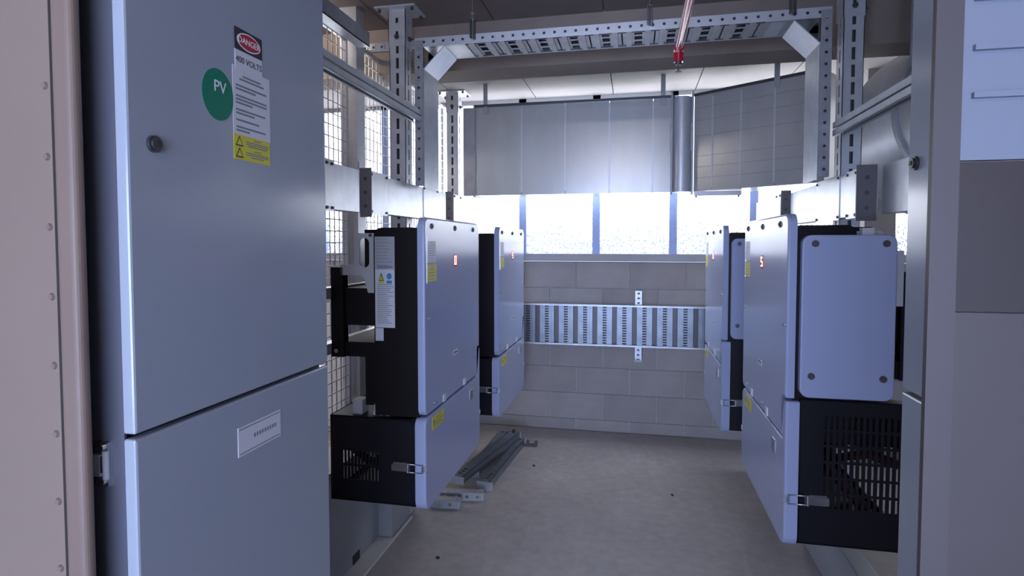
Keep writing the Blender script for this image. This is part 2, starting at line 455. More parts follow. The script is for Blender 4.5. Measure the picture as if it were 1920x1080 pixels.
def screw(parent, mb_axis, pos, r=.010, name='screw', m='steel'):
    p = Vector(pos); a = Vector(mb_axis)
    b = MB().cyl(p, p + a * .004, r, 12).cyl(p + a * .004, p + a * .007, r * .6, 6, smooth=False)
    return b.build(name, m, parent, False)

def make_inverter():
    t = thing('inverter', 'x', 'inverter', (0, 0, 0))
    # covers -------------------------------------------------------------
    up = rpoly([(0, -.638, .03), (UW - .05, -.638, .004), (UW - .05, -.505, .004), (UW - .012, -.505, .004), (UW - .012, .1, .04), (0, .1, .04)])
    uc = MB().prism(up, fxz, .028, 0.0, .007).build('upper_cover', 'white_paint', t, False)
    lo = rpoly([(0, -1.0, .045), (UW, -1.0, .045), (UW, -.512, .006), (UW - .043, -.512, .006), (UW - .043, -.648, .004), (0, -.648, .03)])
    lc = MB().prism(lo, fxz, .042, 0.0, .007).build('lower_cover', 'white_paint', t, False)
    for u in (.08, .37, .65): screw(uc, (0, -1, 0), (u, 0, .068), .011, m='dark_steel')
    for u, z in ((.04, -.277), (.725, -.266), (.10, -.612), (.41, -.612)): screw(uc, (0, -1, 0), (u, 0, z), .006)
    for u in (.215, .50): MB().box(u - .016, u + .016, -.0025, .001, -.635, -.606).build('hinge_tab', 'print_white', uc, False)
    # display
    MB().prism(rrect(.348, .390, -.094, -.042, .01), fxz, .001, -.0012).build('display_window', 'lens_dark', uc, False)
    # rating plate and warning labels
    lp = MB().box(.026, .120, -.001, .001, -.068, .012).build('approval_label', 'label_white', uc, False)
    b = MB()
    for k, L in enumerate((.03, .055, .07, .05, .07, .06, .045, .065)): b.box(.073 - L / 2, .073 + L / 2, -.0016, 0, .004 - k * .0095, .0055 - k * .0095)
    b.build('label_print', 'print_grey', lp, False)
    MB().box(.0215, .0245, -.002, .001, -.145, .03).build('label_holder', 'steel', uc, False)
    yl = MB().box(.026, .130, -.001, .001, -.140, -.076).build('warning_label', 'yellow', uc, False)
    b = MB()
    for k, L in enumerate((.03, .06, .07, .05, .06)): b.box(.078 - L / 2, .078 + L / 2, -.0016, 0, -.084 - k * .012, -.082 - k * .012)
    b.build('label_print', 'print_grey', yl, False)
    lg = MB().box(.335, .40, -.001, .001, -.472, -.452).build('maker_badge', 'print_white', uc, False)
    b = MB()
    for k in range(6): b.box(.34 + k * .0095, .347 + k * .0095, -.0018, 0, -.467, -.457)
    b.build('badge_print', 'print_grey', lg, False)
    yl = MB().box(.072, .205, -.001, .001, -.712, -.660).build('warning_label', 'yellow', lc, False)
    b = MB()
    for k, L in enumerate((.06, .09, .07)): b.box(.145 - L / 2, .145 + L / 2, -.0016, 0, -.674 - k * .013, -.671 - k * .013)
    b.box(.08, .093, -.0016, 0, -.695, -.675)
    b.build('label_print', 'print_grey', yl, False)
    MB().prism(rrect(.585, .64, -.735, -.685, .006), fxz, .001, -.002).build('grip_frame', 'steel', lc, False)
    MB().prism(rrect(.592, .633, -.730, -.690, .004), fxz, 0, -.0026).build('grip_recess', 'print_grey', lc, False)
    # body ---------------------------------------------------------------
    bd = rpoly([(.028, -.645, .0), (.205, -.645, 0), (.205, .062, .03), (.03, .062, .012)])
    body = MB().prism(bd, fside, .012, UW - .02).build('body', 'black_body', t, False)
    b = MB()                                              # heat-sink fins at the back
    for k in range(34):
        u = .05 + k * .02
        b.box(u, u + .005, .204, .262, -.62, -.43).box(u, u + .005, .204, .26, -.16, .056)
    b.box(.05, UW - .05, .204, .214, -.62, .045)
    b.build('heat_sink', 'black_body', t, False)
    MB().box(.04, UW - .04, .21, .335, -.31, -.168).build('fan_box', 'black_plastic', t, False)
    MB().box(.04, UW - .04, .21, .385, -.432, -.375).build('fan_tray', 'black_plastic', t, False)
    for u in (.03, UW - .07): MB().box(u, u + .04, .342, .392, -.434, -.088).build('hanging_rail', 'black_plastic', t, False)
    screw(t, (-1, 0, 0), (.03, .372, -.41), .008)
    # light grey lifting plate with an oblong hole, one on each flank
    pl = rpoly([(.205, -.184, .003), (.205, .042, .004), (.294, .042, .018), (.294, -.078, .014), (.352, -.078, .004), (.352, -.118, .004), (.258, -.118, .018), (.238, -.184, .003)][::-1])
    for u in (.030, UW - .046):
        b = MB()
        # plate built as two cheeks around the slot
        hole = rrect(.232, .272, -.088, .024, .0195, 6)
        bmx = bmesh.new()
        def ring(pts, x): return [bmx.verts.new((x, p, q + E)) for p, q in pts]
        for x in (u, u + .006):
            o_ = ring(pl, x); h_ = ring(hole, x)
            eds = [bmx.edges.new((o_[i - 1], o_[i])) for i in range(len(o_))] + [bmx.edges.new((h_[i - 1], h_[i])) for i in range(len(h_))]
            bmesh.ops.triangle_fill(bmx, use_beauty=True, edges=eds)
            if x == u: o0, h0 = o_, h_
        for A, B_ in ((o0, o_), (h0, h_)):
            for i in range(len(A)): bmx.faces.new((A[i - 1], A[i], B_[i], B_[i - 1]))
        bmesh.ops.recalc_face_normals(bmx, faces=bmx.faces)
        me = bpy.data.meshes.new('lifting_plate'); bmx.to_mesh(me); bmx.free(); me.materials.append(MAT['bracket_grey'])
        o = bpy.data.objects.new('lifting_plate', me); COL.objects.link(o); o.parent = t
    screw(t, (-1, 0, 0), (.029, .226, .034), .006, m='dark_steel')
    # data label on the black flank
    dl = MB().box(.0105, .0125, .122, .200, -.312, .028).build('data_label', 'label_white', t, False)
    MB().box(.0098, .0112, .123, .199, -.094, .027).build('label_field', 'label_grey', dl, False)
    b = MB(); z = .018
    while z > -.30:
        if not -.145 < z < -.098:
            L = random.uniform(.04, .068)
            b.box(.0094, .0102, .192 - L, .192, z - .0011, z + .0008)
        z -= .0072 if z < -.15 else .012
    b.box(.0092, .0102, .13, .19, -.088, -.080)
    b.build('label_print', 'print_grey', dl, False)
    MB().prism([(.165, -.137), (.185, -.137), (.175, -.106)], fside, .0104, .009).build('hazard_triangle', 'print_dark', dl, False)
    MB().prism([(.1685, -.134), (.1815, -.134), (.175, -.113)], fside, .0095, .0086).box(.0088, .0104, .164, .186, -.146, -.139).build('hazard_field', 'print_yellow', dl, False)
    MB().prism([(.143 + .010 * math.cos(a * .5236), -.119 + .012 * math.sin(a * .5236)) for a in range(12)], fside, .0104, .009).box(.0088, .0104, .133, .153, -.146, -.135).build('manual_symbol', 'print_blue', dl, False)
    MB().box(.0105, .0125, .168, .200, -.362, -.314).build('blank_tag', 'label_white', t, False)
    # white flank panel on the other side
    sp = rrect(.040, .314, -.496, .030, .028, 6)
    fp = MB().prism(sp, fside, UW - .022, UW + .004, .004).build('flank_panel', 'white_paint', t, False)
    for d, z in ((.077, .002), (.073, -.425), (.282, .002), (.282, -.425)): screw(fp, (1, 0, 0), (UW + .004, d, z), .011, m='dark_steel')
    MB().box(UW - .03, UW - .005, .215, .25, .03, .052).build('clip', 'bracket_grey', t, False)
    MB().box(UW - .03, UW - .01, .31, .338, -.195, -.02).build('hook_plate', 'bracket_grey', t, False)
    MB().box(UW - .03, UW - .012, .30, .313, -.36, -.10).build('guide_strip', 'bracket_grey', t, False)
    # wiring box with louvred flanks --------------------------------------
    b = MB(); th = .004
    b.box(.012, UW - .012, .044, .050, -.985, -.655)                           # front
    b.box(.012, UW - .012, .386, .392, -.985, -.955).box(.012, UW - .012, .386, .392, -.69, -.655)   # open back, lips only
    b.box(.012, UW - .012, .044, .392, -.985, -.979)                           # bottom
    b.box(.012, UW - .06, .044, .392, -.661, -.655)                            # top
    b.cyl((.012, .05, -.662), (UW - .06, .05, -.662), .012, 10)
    b.box(UW - .06, UW - .012, .044, .048, -.655, -.505).box(UW - .06, UW - .012, .044, .392, -.509, -.505).box(UW - .06, UW - .057, .044, .392, -.655, -.505)                        # raised shoulder
    def louvred(u, sg, d0, d1, z0, z1, zt, nc, nr):
        fn = lambda p, q, d: (u + sg * d, p, q)
        b.cell(fn, .044, d0, -.985, zt, th); b.cell(fn, d1, .392, -.985, zt, th)
        b.cell(fn, d0, d1, -.985, z0, th); b.cell(fn, d0, d1, z1, zt, th)
        dp, dq = (d1 - d0) / nc, (z1 - z0) / nr
        for k in range(nc):
            for j in range(nr):
                p0 = d0 + k * dp; q0 = z0 + j * dq
                b.cell(fn, p0, p0 + dp, q0, q0 + dq, th, (p0 + dp / 2, q0 + dq / 2, dp * .21, dq * .42, False))
        b.rim(fn, .044, .392, -.985, zt, th)
    louvred(.012, -1, .19, .345, -.905, -.785, -.655, 11, 2)
    louvred(UW - .012, 1, .115, .345, -.865, -.55, -.505, 13, 6)
    wb = b.build('wiring_box', 'navy_body', t, False)
    for k in range(3):
        pts = [(UW - .10 - k * .14, .33, -.96), (UW - .10 - k * .14, .27, -.88), (UW - .09 - k * .14, .20, -.80), (UW - .10 - k * .14, .19, -.72), (UW - .1 - k * .14, .28, -.70), (UW - .1 - k * .14, .37, -.73)]
        MB().tube(pts, .017, 8).build('cable', 'cable_red', t, False)
    MB().tube([(.10, .10, -.97), (.10, .18, -.90), (.10, .27, -.86), (.1, .36, -.80)], .016, 8).build('cable', 'black_plastic', t, False)
    latch(t, .012, -1); latch(t, UW - .012, 1)
    # cable glands standing on the box
    for d, h in ((.30, .045), (.275, .07), (.25, .055)):
        MB().cyl((.05, d - .08, -.66), (.05, d - .08, -.66 + h), .007, 8).cyl((.05, d - .08, -.66), (.05, d - .08, -.64), .012, 8).build('cable_gland', 'bracket_grey', t, False)
    MB().box(.04, .09, .272, .312, -.655, -.60).build('foot_bracket', 'bracket_grey', t, False)
    return t
def set_digit(t, ch):
    win = [o for o in t.children_recursive if o.name.startswith('display_window')][0]
    x0, x1, z0, z1 = .3555, .3825, -.087, -.049; zm = (z0 + z1) / 2; k = .0055
    seg = {'a': (x0, x1, z1 - k, z1), 'd': (x0, x1, z0, z0 + k), 'g': (x0, x1, zm - k / 2, zm + k / 2),
           'f': (x0, x0 + k, zm, z1), 'e': (x0, x0 + k, z0, zm), 'b': (x1 - k, x1, zm, z1), 'c': (x1 - k, x1, z0, zm)}
    b = MB()
    for s_ in SEG[ch]:
        a, bb, c_, d_ = seg[s_]; b.box(a, bb, -.0022, -.001, c_, d_)
    o = b.build('lit_digit', 'led', t, False); o.parent = win.parent
    o['label'] = 'glowing red digit ' + ch

inv = make_inverter()
spots = [((-.75, 2.01, 0), math.pi / 2, '0', 'white-fronted black inverter showing red 0, data label on its black flank'),
         ((-.75, 3.20, 0), math.pi / 2, '5', 'white-fronted black inverter next to the block wall, above the scrap steel'),
         ((.487, 2.79, 0), -math.pi / 2, '5', 'white-fronted black inverter showing red 5, large white flank panel towards the viewer'),
         ((.455, 3.97, 0), -math.pi / 2, '8', 'white-fronted black inverter next to the block wall, behind the one showing red 5')]
units = [inv] + [copy_tree(inv) for _ in range(3)]
for u_, (loc, rz, ch, lab) in zip(units, spots):
    u_.location = loc; u_.rotation_euler = (0, 0, rz); tag(u_, lab, 'inverter', 'wall of string inverters'); set_digit(u_, ch)

# ------------------------------------------------------------------ tall cabinets
def cabinet(label, X, y0, y1, sg, lock_y):
    """sg = +1: the door faces +x (stands on the left); body runs away from the aisle"""
    t = thing('electrical_cabinet', label, 'cabinet', (X, (y0 + y1) / 2, 0), 0, 'tall grey cabinets')
    zt, zs, zb = .66, -.298, -1.30
    bx = lambda a, b_, *r: MB().box(*sorted((X - sg * a, X - sg * b_)), *r)
    bx(.024, .30, y0 + .004, y1 - .004, zb, zt).build('body', 'cabinet_side', t)
    bx(.05, .28, y0 + .03, y1 - .03, ZF, zb).build('plinth', 'dark_steel', t)
    fn = lambda p, q, d: (X - sg * d, p, q)
    up = MB().prism(rrect(y0, y1, zs + .004, zt, .004, 3), fn, .020, 0, .004).build('upper_door', 'cabinet_paint', t)
    lo = MB().prism(rrect(y0, y1, zb, zs - .004, .004, 3), fn, .020, 0, .004).build('lower_door', 'cabinet_paint', t)
    b = MB()
    for q in (y0 + .008, y1 - .011): bx2 = b.box(*sorted((X - sg * .0195, X - sg * .0245)), q, q + .003, zb + .01, zt - .01)
    b.box(*sorted((X - sg * .0195, X - sg * .0245)), y0 + .008, y1 - .008, zs - .01, zs + .01)
    b.build('door_gasket', 'black_plastic', t)
    lk = MB().cyl((X, lock_y, .159), (X + sg * .006, lock_y, .159), .0135, 20).cyl((X + sg * .006, lock_y, .159), (X + sg * .010, lock_y, .159), .010, 16)
    L = lk.build('lock', 'dark_steel', up)
    MB().box(*sorted((X + sg * .0095, X + sg * .0112)), lock_y - .0045, lock_y + .0045, .1545, .1635).build('lock_barrel', 'print_dark', L)
    return t, up, lo
tL, upL, loL = cabinet('tall light grey cabinet with a green PV sticker and warning labels on its door', -.75, .745, 1.32, 1, .793)
tR, upR, loR = cabinet('tall light grey cabinet with a bare door, opposite the one with stickers', .54, .745, 1.324, -1, 1.288)
tL['group'] = tR['group'] = 'tall grey cabinets'
# vertical latch on the near side of the left cabinet
yl = .749
b = MB().box(-.824, -.800, yl - .006, yl, -.378, -.309)
hb = b.build('side_latch', 'steel', tL)
MB().box(-.829, -.812, yl - .010, yl - .005, -.362, -.328).box(-.806, -.799, yl - .010, yl - .005, -.366, -.322).build('latch_lever', 'galv_bright', hb)
MB().box(-.811, -.807, yl - .009, yl - .005, -.356, -.330).build('latch_slot', 'print_dark', hb)
for z in (-.370, -.317): MB().cyl((-.81, yl - .006, z), (-.81, yl - .010, z), .006, 10).build('latch_rivet', 'steel', hb)
# stickers on the left door: plane x = -.75, reading direction +y
def onx(y, z, d): return (-.75 + d, y, z)
def sticker(name, y0, y1, z0, z1, m, d=.0008, parent=upL):
    return MB().box(-.7505, -.75 + d, y0, y1, z0, z1).build(name, m, parent)
def label_m(y, z, d):                                     # text plane on the door, in the cabinet's frame
    r = Matrix(((0, 0, 1, 0), (1, 0, 0, 0), (0, 1, 0, 0), (0, 0, 0, 1)))
    return Matrix.Translation(Vector((-.75 + d, y, z + E)) - tL.location) @ r
dg = sticker('danger_label', .992, 1.074, .336, .416, 'label_white', .0010)
sticker('label_field', .992, 1.074, .374, .416, 'print_dark', .0014, dg)
MB().prism([(1.033 + .036 * math.cos(a * math.pi / 12), .395 + .017 * math.sin(a * math.pi / 12)) for a in range(24)], onx, .0012, .0017).build('label_border', 'print_white', dg)
MB().prism([(1.033 + .033 * math.cos(a * math.pi / 12), .395 + .0145 * math.sin(a * math.pi / 12)) for a in range(24)], onx, .0014, .0020).build('label_oval', 'print_red', dg)
text('label_print', 'DANGER', .0165, 'print_white', dg, label_m(1.033, .395, .0022))
text('label_print', '400 VOLTS', .0165, 'print_dark', dg, label_m(1.033, .356, .0012))
nt_ = sticker('notice_label', .984, 1.098, .212, .342, 'label_white', .0007)
b = MB()
z = .326; k = 0
for wdt in (.055, .075, 0, .095, .06, 0, .095, .095, .05, 0, .09, .055, 0, .07, 0, .09, .04):
    if wdt: b.box(-.7495, -.7491, 1.041 - wdt / 2 if k < 2 else .992, 1.041 + wdt / 2 if k < 2 else .992 + wdt, z - .0021, z + .0017)
    z -= .0066; k += 1
b.build('label_print', 'print_grey', nt_)
wl = sticker('warning_label', .984, 1.096, .164, .212, 'yellow', .0008)
for z0 in (.190, .168):
    MB().prism([(.989, z0), (1.011, z0), (1.000, z0 + .020)], onx, .0006, .0012).build('hazard_triangle', 'print_dark', wl)
    MB().prism([(.9925, z0 + .0025), (1.0075, z0 + .0025), (1.000, z0 + .0155)], onx, .001, .0015).build('hazard_field', 'print_yellow', wl)
b = MB()
for k, (wdt, z) in enumerate(((.022, .2065), (.07, .201), (.07, .197), (.06, .193), (.022, .185), (.07, .180), (.07, .176), (.04, .172))):
    b.box(-.7495, -.7489, 1.055 - wdt / 2, 1.055 + wdt / 2, z - .0011, z + .0009)
b.build('label_print', 'print_grey', wl)
pv = MB().prism([(.944 + .041 * math.cos(a * math.pi / 18), .274 + .047 * math.sin(a * math.pi / 18)) for a in range(36)], onx, -.0005, .0007).build('round_sticker', 'sticker_green', upL)
pv['label'] = 'green disc reading PV'
text('sticker_print', 'PV', .030, 'print_white', pv, label_m(.949, .288, .0009))
np_ = sticker('name_plate', .979, 1.116, -.415, -.357, 'label_white', .0015, loL)
b = MB()
for k in range(9): b.box(-.7486, -.7483, 1.026 + k * .0085, 1.0315 + k * .0085, -.389, -.381)
b.build('plate_print', 'print_grey', np_)
for z in (-.363, -.411): MB().box(-.7486, -.7482, .982, 1.113, z, z + .002).build('plate_border', 'print_grey', np_)

# ------------------------------------------------------------------ slotted support posts
def post(label, x0, y0, zb=ZF, w=.084, ZC=ZC, sl_h=.15):
    t = thing('support_post', label, 'post', (x0 + w / 2, y0 + w / 2, zb + E), 0, 'slotted steel support posts')
    zt = ZC - .008; L = zt - zb; b = MB()
    faces = [lambda s, q, d: (x0 + w / 2 + q, y0 - d, zb + s), lambda s, q, d: (x0 + w / 2 + q, y0 + w + d, zb + s),
             lambda s, q, d: (x0 - d, y0 + w / 2 + q, zb + s), lambda s, q, d: (x0 + w + d, y0 + w / 2 + q, zb + s)]
    for fn in faces: b.strip(fn, L, w, .003, .076, .027, .0075, False, start=L - int(L / .076) * .076)
    b.build('column', 'galv_bright', t)
    MB().box(x0 + .014, x0 + w - .014, y0 + .014, y0 + w - .014, zb + .005, zt - .005).build('slot_shade_core', 'dark_steel', t)  # dark core paints the shade inside the hollow post, so slots read black
    o = .004; z0 = ZC - sl_h; b = MB()
    for fn in ([lambda s, q, d: (x0 + w / 2 + q, y0 - o - d, z0 + s), lambda s, q, d: (x0 - o - d, y0 + w / 2 + q, z0 + s), lambda s, q, d: (x0 + w + o + d, y0 + w / 2 + q, z0 + s)]):
        b.strip(fn, sl_h - .008, w + 2 * o, .003, .066, .016, .0075, False)
    sl = b.build('sleeve', 'galv_bright', t)
    for p, a in (((x0 + w / 2, y0 - o, z0 + .045), (0, -1, 0)), ((x0 + w + o, y0 + w / 2, z0 + .045), (1, 0, 0)), ((x0 - o, y0 + w / 2, z0 + .11), (-1, 0, 0))):
        p = Vector(p); a = Vector(a)
        MB().cyl(p, p + a * .008, .013, 6, smooth=False).cyl(p + a * .008, p + a * .022, .006, 8).build('bolt', 'dark_steel', sl)
    pl = MB().box(x0 - .065, x0 + w + .065, y0 - .04, y0 + w + .04, ZC - .008, ZC).build('base_plate', 'galv_bright', t)
    for dx in (-.045, w + .045):
        for dy in (-.02, w + .02):
            MB().cyl((x0 + dx, y0 + dy, ZC - .008), (x0 + dx, y0 + dy, ZC - .022), .009, 6, smooth=False).build('bolt', 'dark_steel', pl)
    return t
post('slotted steel post with a ceiling plate, between the wire mesh and the overhead tray', -1.225, 2.80, ZC=ZN, sl_h=.19)
post('slotted steel post at the far end of the mesh side, beside the window duct', -1.352, 4.10)
post('slotted steel post in front of the round duct', .893, 2.85, ZC=ZN, sl_h=.19)

# ------------------------------------------------------------------ overhead cable tray (an inverted U over the aisle)
tx0, tx1, ty0, ty1, tz = -1.012, .772, 2.60, 2.80, .917
tray = thing('cable_tray', 'overhead galvanised cable tray bridging the aisle, with boxed legs at both ends', 'cable tray', (0, ty0, tz + E - .65))
def punched(fn, L, wd, m='galv_bright', parent=tray, pitch=.047):
    b = MB().strip(fn, L, wd, .0015, pitch, .0068, .0068, True)
    n = int(L / pitch); m0 = (L - n * pitch) / 2
    for i in range(n):                                                        # embossed square around every hole
        c0 = m0 + (i + .5) * pitch; h = min(.013, wd / 2 - .004)
        g = lambda s, q, d: fn(s, q, d + .0035)
        b.cell(g, c0 - h, c0 + h, -h, h, .0035, (c0, 0, .0068, .0068, True)); b.rim(g, c0 - h, c0 + h, -h, h, .0035)
    r_ = b.build('side_rail', m, parent)
    q = MB(); p_ = [fn(a, c, d) for d in (-.012, -.016) for a, c in ((0, -wd / 2), (L, -wd / 2), (L, wd / 2), (0, wd / 2))]
    q.add(p_, [(0, 1, 2, 3), (7, 6, 5, 4), (0, 4, 5, 1), (1, 5, 6, 2), (2, 6, 7, 3), (3, 7, 4, 0)])
    q.build('hole_shade_plate', 'dark_steel', r_)  # dark plate stands in for the shade behind the punched holes
    return r_
punched(lambda s, q, d: (tx0 + s, ty0 - d, tz + .021 + q), tx1 - tx0, .042)
punched(lambda s, q, d: (tx0 + s, ty1 + d, tz + .021 + q), tx1 - tx0, .042)
# legs
for xa, xb in ((tx0, tx0 + .042), (tx1 - .042, tx1)):
    punched(lambda s, q, d: (xa + .021 + q, ty0 - .004 - d, .275 + s), tz + .03 - .275, .042, 'galv_dull')
    punched(lambda s, q, d: (xa + .021 + q, ty1 + d, .275 + s), tz + .03 - .275, .042, 'galv_dull')
for xc, sg in ((tx0 + .042, 1), (tx1 - .042, -1)):
    MB().box(*sorted((xc, xc + sg * .003)), ty0, ty1, .265, tz - .095).build('cover_plate', 'galv', tray)
    # folded corner plate leaning between leg and soffit of the tray
    pts = [(xc, tz - .105), (xc + sg * .10, tz - .005), (xc + sg * .097, tz - .002), (xc - sg * .003, tz - .102)]
    MB().prism(pts if sg > 0 else pts[::-1], lambda p, q, d: (p, d, q), ty0 + .002, ty1).build('corner_plate', 'galv_bright', tray)
    for k in range(8): MB().box(*sorted((xc - sg * .038, xc - sg * .002)), ty0 + .01, ty1 - .01, .30 + k * .075, .33 + k * .075).build('leg_rung', 'galv_dull', tray)
    MB().box(*sorted((xc, xc + sg * .20)), ty0 + .003, ty1 - .003, tz, tz + .004).build('end_plate', 'galv', tray)
x = tx0 + .245
while x < tx1 - .25:
    b = MB()
    fn = lambda s, q, d: (x + .0675 + q, ty0 + .004 + s, tz + .008 - d)
    for q0, q1, dz in ((-.0675, -.052, -.0), (-.052, -.028, .006), (.028, .052, .006), (.052, .0675, .0)):
        b.box(x + .0675 + q0, x + .0675 + q1, ty0 + .004, ty1 - .004, tz + .004 - dz, tz + .010 - dz)
    g = lambda s, q, d: (x + .0675 + q, ty0 + .004 + s, tz + .004 - d)
    b.strip(g, ty1 - ty0 - .008, .056, .003, .064, .025, .017, False, start=0, n=3)
    b.build('rung', 'galv_dull', tray)
    x += .1415
MB().box(tx0 + .2, tx1 - .2, ty0 + .01, ty1 - .01, tz + .034, tz + .038).build('lid', 'dark_steel', tray)
pr = thing('punched_rail', 'punched steel rail passing behind the slotted post towards the wire mesh', 'rail', (-1.25, 2.92, 1.02 + E))
punched(lambda s, q, d: (-1.46 + s, 2.92 - d, 1.045 + q), .42, .046, parent=pr)
# threaded rods that carry the tray
for x, lab in ((-.728, 'threaded steel rod holding the overhead tray on its mesh side'), (.055, 'threaded steel rod holding the overhead tray beside the red pipe'), (.62, 'threaded steel rod holding the overhead tray by the round duct')):
    t = thing('threaded_rod', lab, 'threaded rod', (x, ty0 - .012, tz + E), 0, 'hanger rods of the overhead tray')
    MB().cyl((x, ty0 - .012, tz + .012), (x, ty0 - .012, ZN), .0045, 8).build('rod', 'steel', t)
    MB().box(x - .012, x - .008, ty0 - .022, ty0 - .004, tz + .02, tz + .10).box(x + .008, x + .012, ty0 - .022, ty0 - .004, tz + .012, tz + .10).build('clamp', 'dark_steel', t)
    for z in (tz + .10, tz + .128): MB().cyl((x, ty0 - .012, z), (x, ty0 - .012, z + .009), .010, 6, smooth=False).build('nut', 'steel', t)

# ------------------------------------------------------------------ strut rails along both rows
def strut_rail(label, X, y0, y1, z):
    t = thing('strut_rail', label, 'strut rail', (X, (y0 + y1) / 2, z + E - .03), 0, 'strut rails along the rows')
    for dz, nm in ((0, 'upper_channel'), (-.030, 'lower_channel')):
        b = MB()
        b.box(X - .0205, X + .0205, y0, y1, z + dz + .0095, z + dz + .012)
        b.box(X - .0205, X - .018, y0, y1, z + dz - .012, z + dz + .0095).box(X + .018, X + .0205, y0, y1, z + dz - .012, z + dz + .0095)
        b.box(X - .0205, X - .010, y0, y1, z + dz - .0125, z + dz - .0105).box(X + .010, X + .0205, y0, y1, z + dz - .0125, z + dz - .0105)
        b.build(nm, 'galv', t)
strut_rail('double steel strut rail in front of the wire mesh', -1.0, 1.33, 2.59, .612)
strut_rail('double steel strut rail in front of the round duct', .80, 1.33, 2.59, .478)

# ------------------------------------------------------------------ flat galvanised wireways behind the inverters
def wireway(label, X, y0, y1, z0, z1, sg, plates, flange):
    t = thing('wireway', label, 'wireway', (X, (y0 + y1) / 2, z0 + E), 0, 'flat galvanised wireways')
    MB().box(*sorted((X, X - sg * .06)), y0, y1, z0, z1).build('trunk', 'galv', t)
    for a, b_ in plates:
        p = MB().box(*sorted((X, X + sg * .003)), a, b_, z0 - .008, z1 + .008).build('joint_plate', 'galv_bright', t)
        for yy in (a + .012, b_ - .012):
            for zz in (z0 + .004, z1 - .004): MB().cyl((X + sg * .003, yy, zz), (X + sg * .008, yy, zz), .0055, 8).build('bolt', 'dark_steel', p)
    if flange:
        ya, wd = flange
        fn = lambda s, q, d: (X - sg * wd * .3 + q, ya - d, z0 - .02 + s)
        fl = MB().strip(fn, z1 - z0 + .04, wd, .003, .055, .008, .008, True).build('end_flange', 'flange_dark', t)
        xc = X - sg * wd * .3
        MB().box(xc - wd / 2, xc + wd / 2, ya + .004, ya + .006, z0 - .02, z1 + .02).build('flange_shade_plate', 'dark_steel', fl)  # dark sheet puts shade into the flange holes
    return t
wireway('short galvanised wireway against the wire mesh, next to the stickered cabinet', -1.05, 1.55, 2.10, .125, .288, 1, [(1.84, 1.90)], None)
wireway('long galvanised wireway with bolted joint plates, in front of the wire mesh', -1.05, 2.19, 3.16, .13, .288, 1, [(2.19, 2.36), (2.80, 3.02)], (2.185, .05))
wireway('galvanised wireway at the window end of the mesh side', -1.05, 3.27, 4.05, .13, .288, 1, [(3.30, 3.45)], (3.265, .05))
wireway('long galvanised wireway below the boxed tray leg on the round duct side', .80, 2.345, 3.30, .105, .268, -1, [(2.36, 2.47), (2.55, 2.85)], (2.335, .068))
wireway('galvanised wireway at the window end of the round duct side', .775, 3.36, 4.05, .105, .268, -1, [(3.40, 3.5)], (3.355, .05))
wireway('short galvanised wireway meeting the cabinet with the bare door', .868, 1.4, 2.325, .11, .283, -1, [], None)

# ------------------------------------------------------------------ sheet-metal duct in front of the window
duct = thing('rectangular_duct', 'galvanised rectangular air duct hung across the top of the window', 'duct', (-.2, 4.05, .345 + E))
dz0, dz1 = .345, .965
edges = [-1.112, -.775, -.471, -.173, .113, .232]
for a, b_ in zip(edges, edges[1:]):
    MB().box(a + .0012, b_ - .0012, 4.0, 4.26, dz0, dz1).build('panel', 'galv_duct', duct)
for a in edges[1:-1]: MB().box(a - .005, a + .005, 3.996, 4.002, dz0 + .02, dz1 - .02).build('seam', 'galv_bright', duct)
MB().box(-1.118, -1.105, 3.985, 4.27, dz0 - .012, dz1 + .012).build('flange', 'galv_dull', duct)
MB().box(-1.20, -1.118, 4.01, 4.25, dz0, dz1).build('flexible_collar', 'galv_dull', duct)
MB().box(-1.11, .25, 3.985, 4.0, dz1 - .004, dz1 + .012).build('top_angle', 'dark_steel', duct)
# rounded elbow and the leg that turns towards the viewer
MB().cyl((.298, 4.035, dz0), (.298, 4.035, dz1), .066, 28).build('elbow', 'galv_bright', duct)
for x, y in ((.232, 3.985), (.362, 3.975)):
    b = MB().box(x - .006, x + .006, y - .01, y + .03, dz0 - .02, dz1 + .03)
    b.box(x - .012, x + .002, y - .016, y - .008, dz0 + .26, dz0 + .44)
    b.build('flange', 'galv_dull', duct)
P0, P1 = Vector((.372, 3.995)), Vector((1.03, 3.541))
dr = (P1 - P0).normalized(); nr = Vector((-dr.y, dr.x)); LL = (P1 - P0).length
def leg(s, q, d): p = P0 + dr * s + nr * (d); return (p.x, p.y, q)
cuts = [0, .13, .315, .52, .70, LL]
for a, b_ in zip(cuts, cuts[1:]):
    MB().prism([(a + .0012, dz0), (b_ - .0012, dz0), (b_ - .0012, dz1), (a + .0012, dz1)], leg, .26, 0).build('panel', 'galv_duct', duct)
for a in cuts[1:-1]: MB().prism([(a - .005, dz0 + .02), (a + .005, dz0 + .02), (a + .005, dz1 - .02), (a - .005, dz1 - .02)], leg, .002, -.004).build('seam', 'galv_bright', duct)
for z in (.43, .50, .57, .70, .80, .88): MB().prism([(.02, z), (LL, z), (LL, z + .003), (.02, z + .003)], leg, .002, -.0015).build('crease', 'galv_dull', duct)
MB().prism([(0, dz1 - .004), (LL, dz1 - .004), (LL, dz1 + .012), (0, dz1 + .012)], leg, .002, -.012).build('top_angle', 'dark_steel', duct)
for x, y in ((-1.03, 3.99), (.175, 3.99), (.80, 3.66)):
    MB().box(x - .015, x + .015, y - .004, y, dz1 - .05, ZC).build('hanger_strap', 'galv_dull', duct)
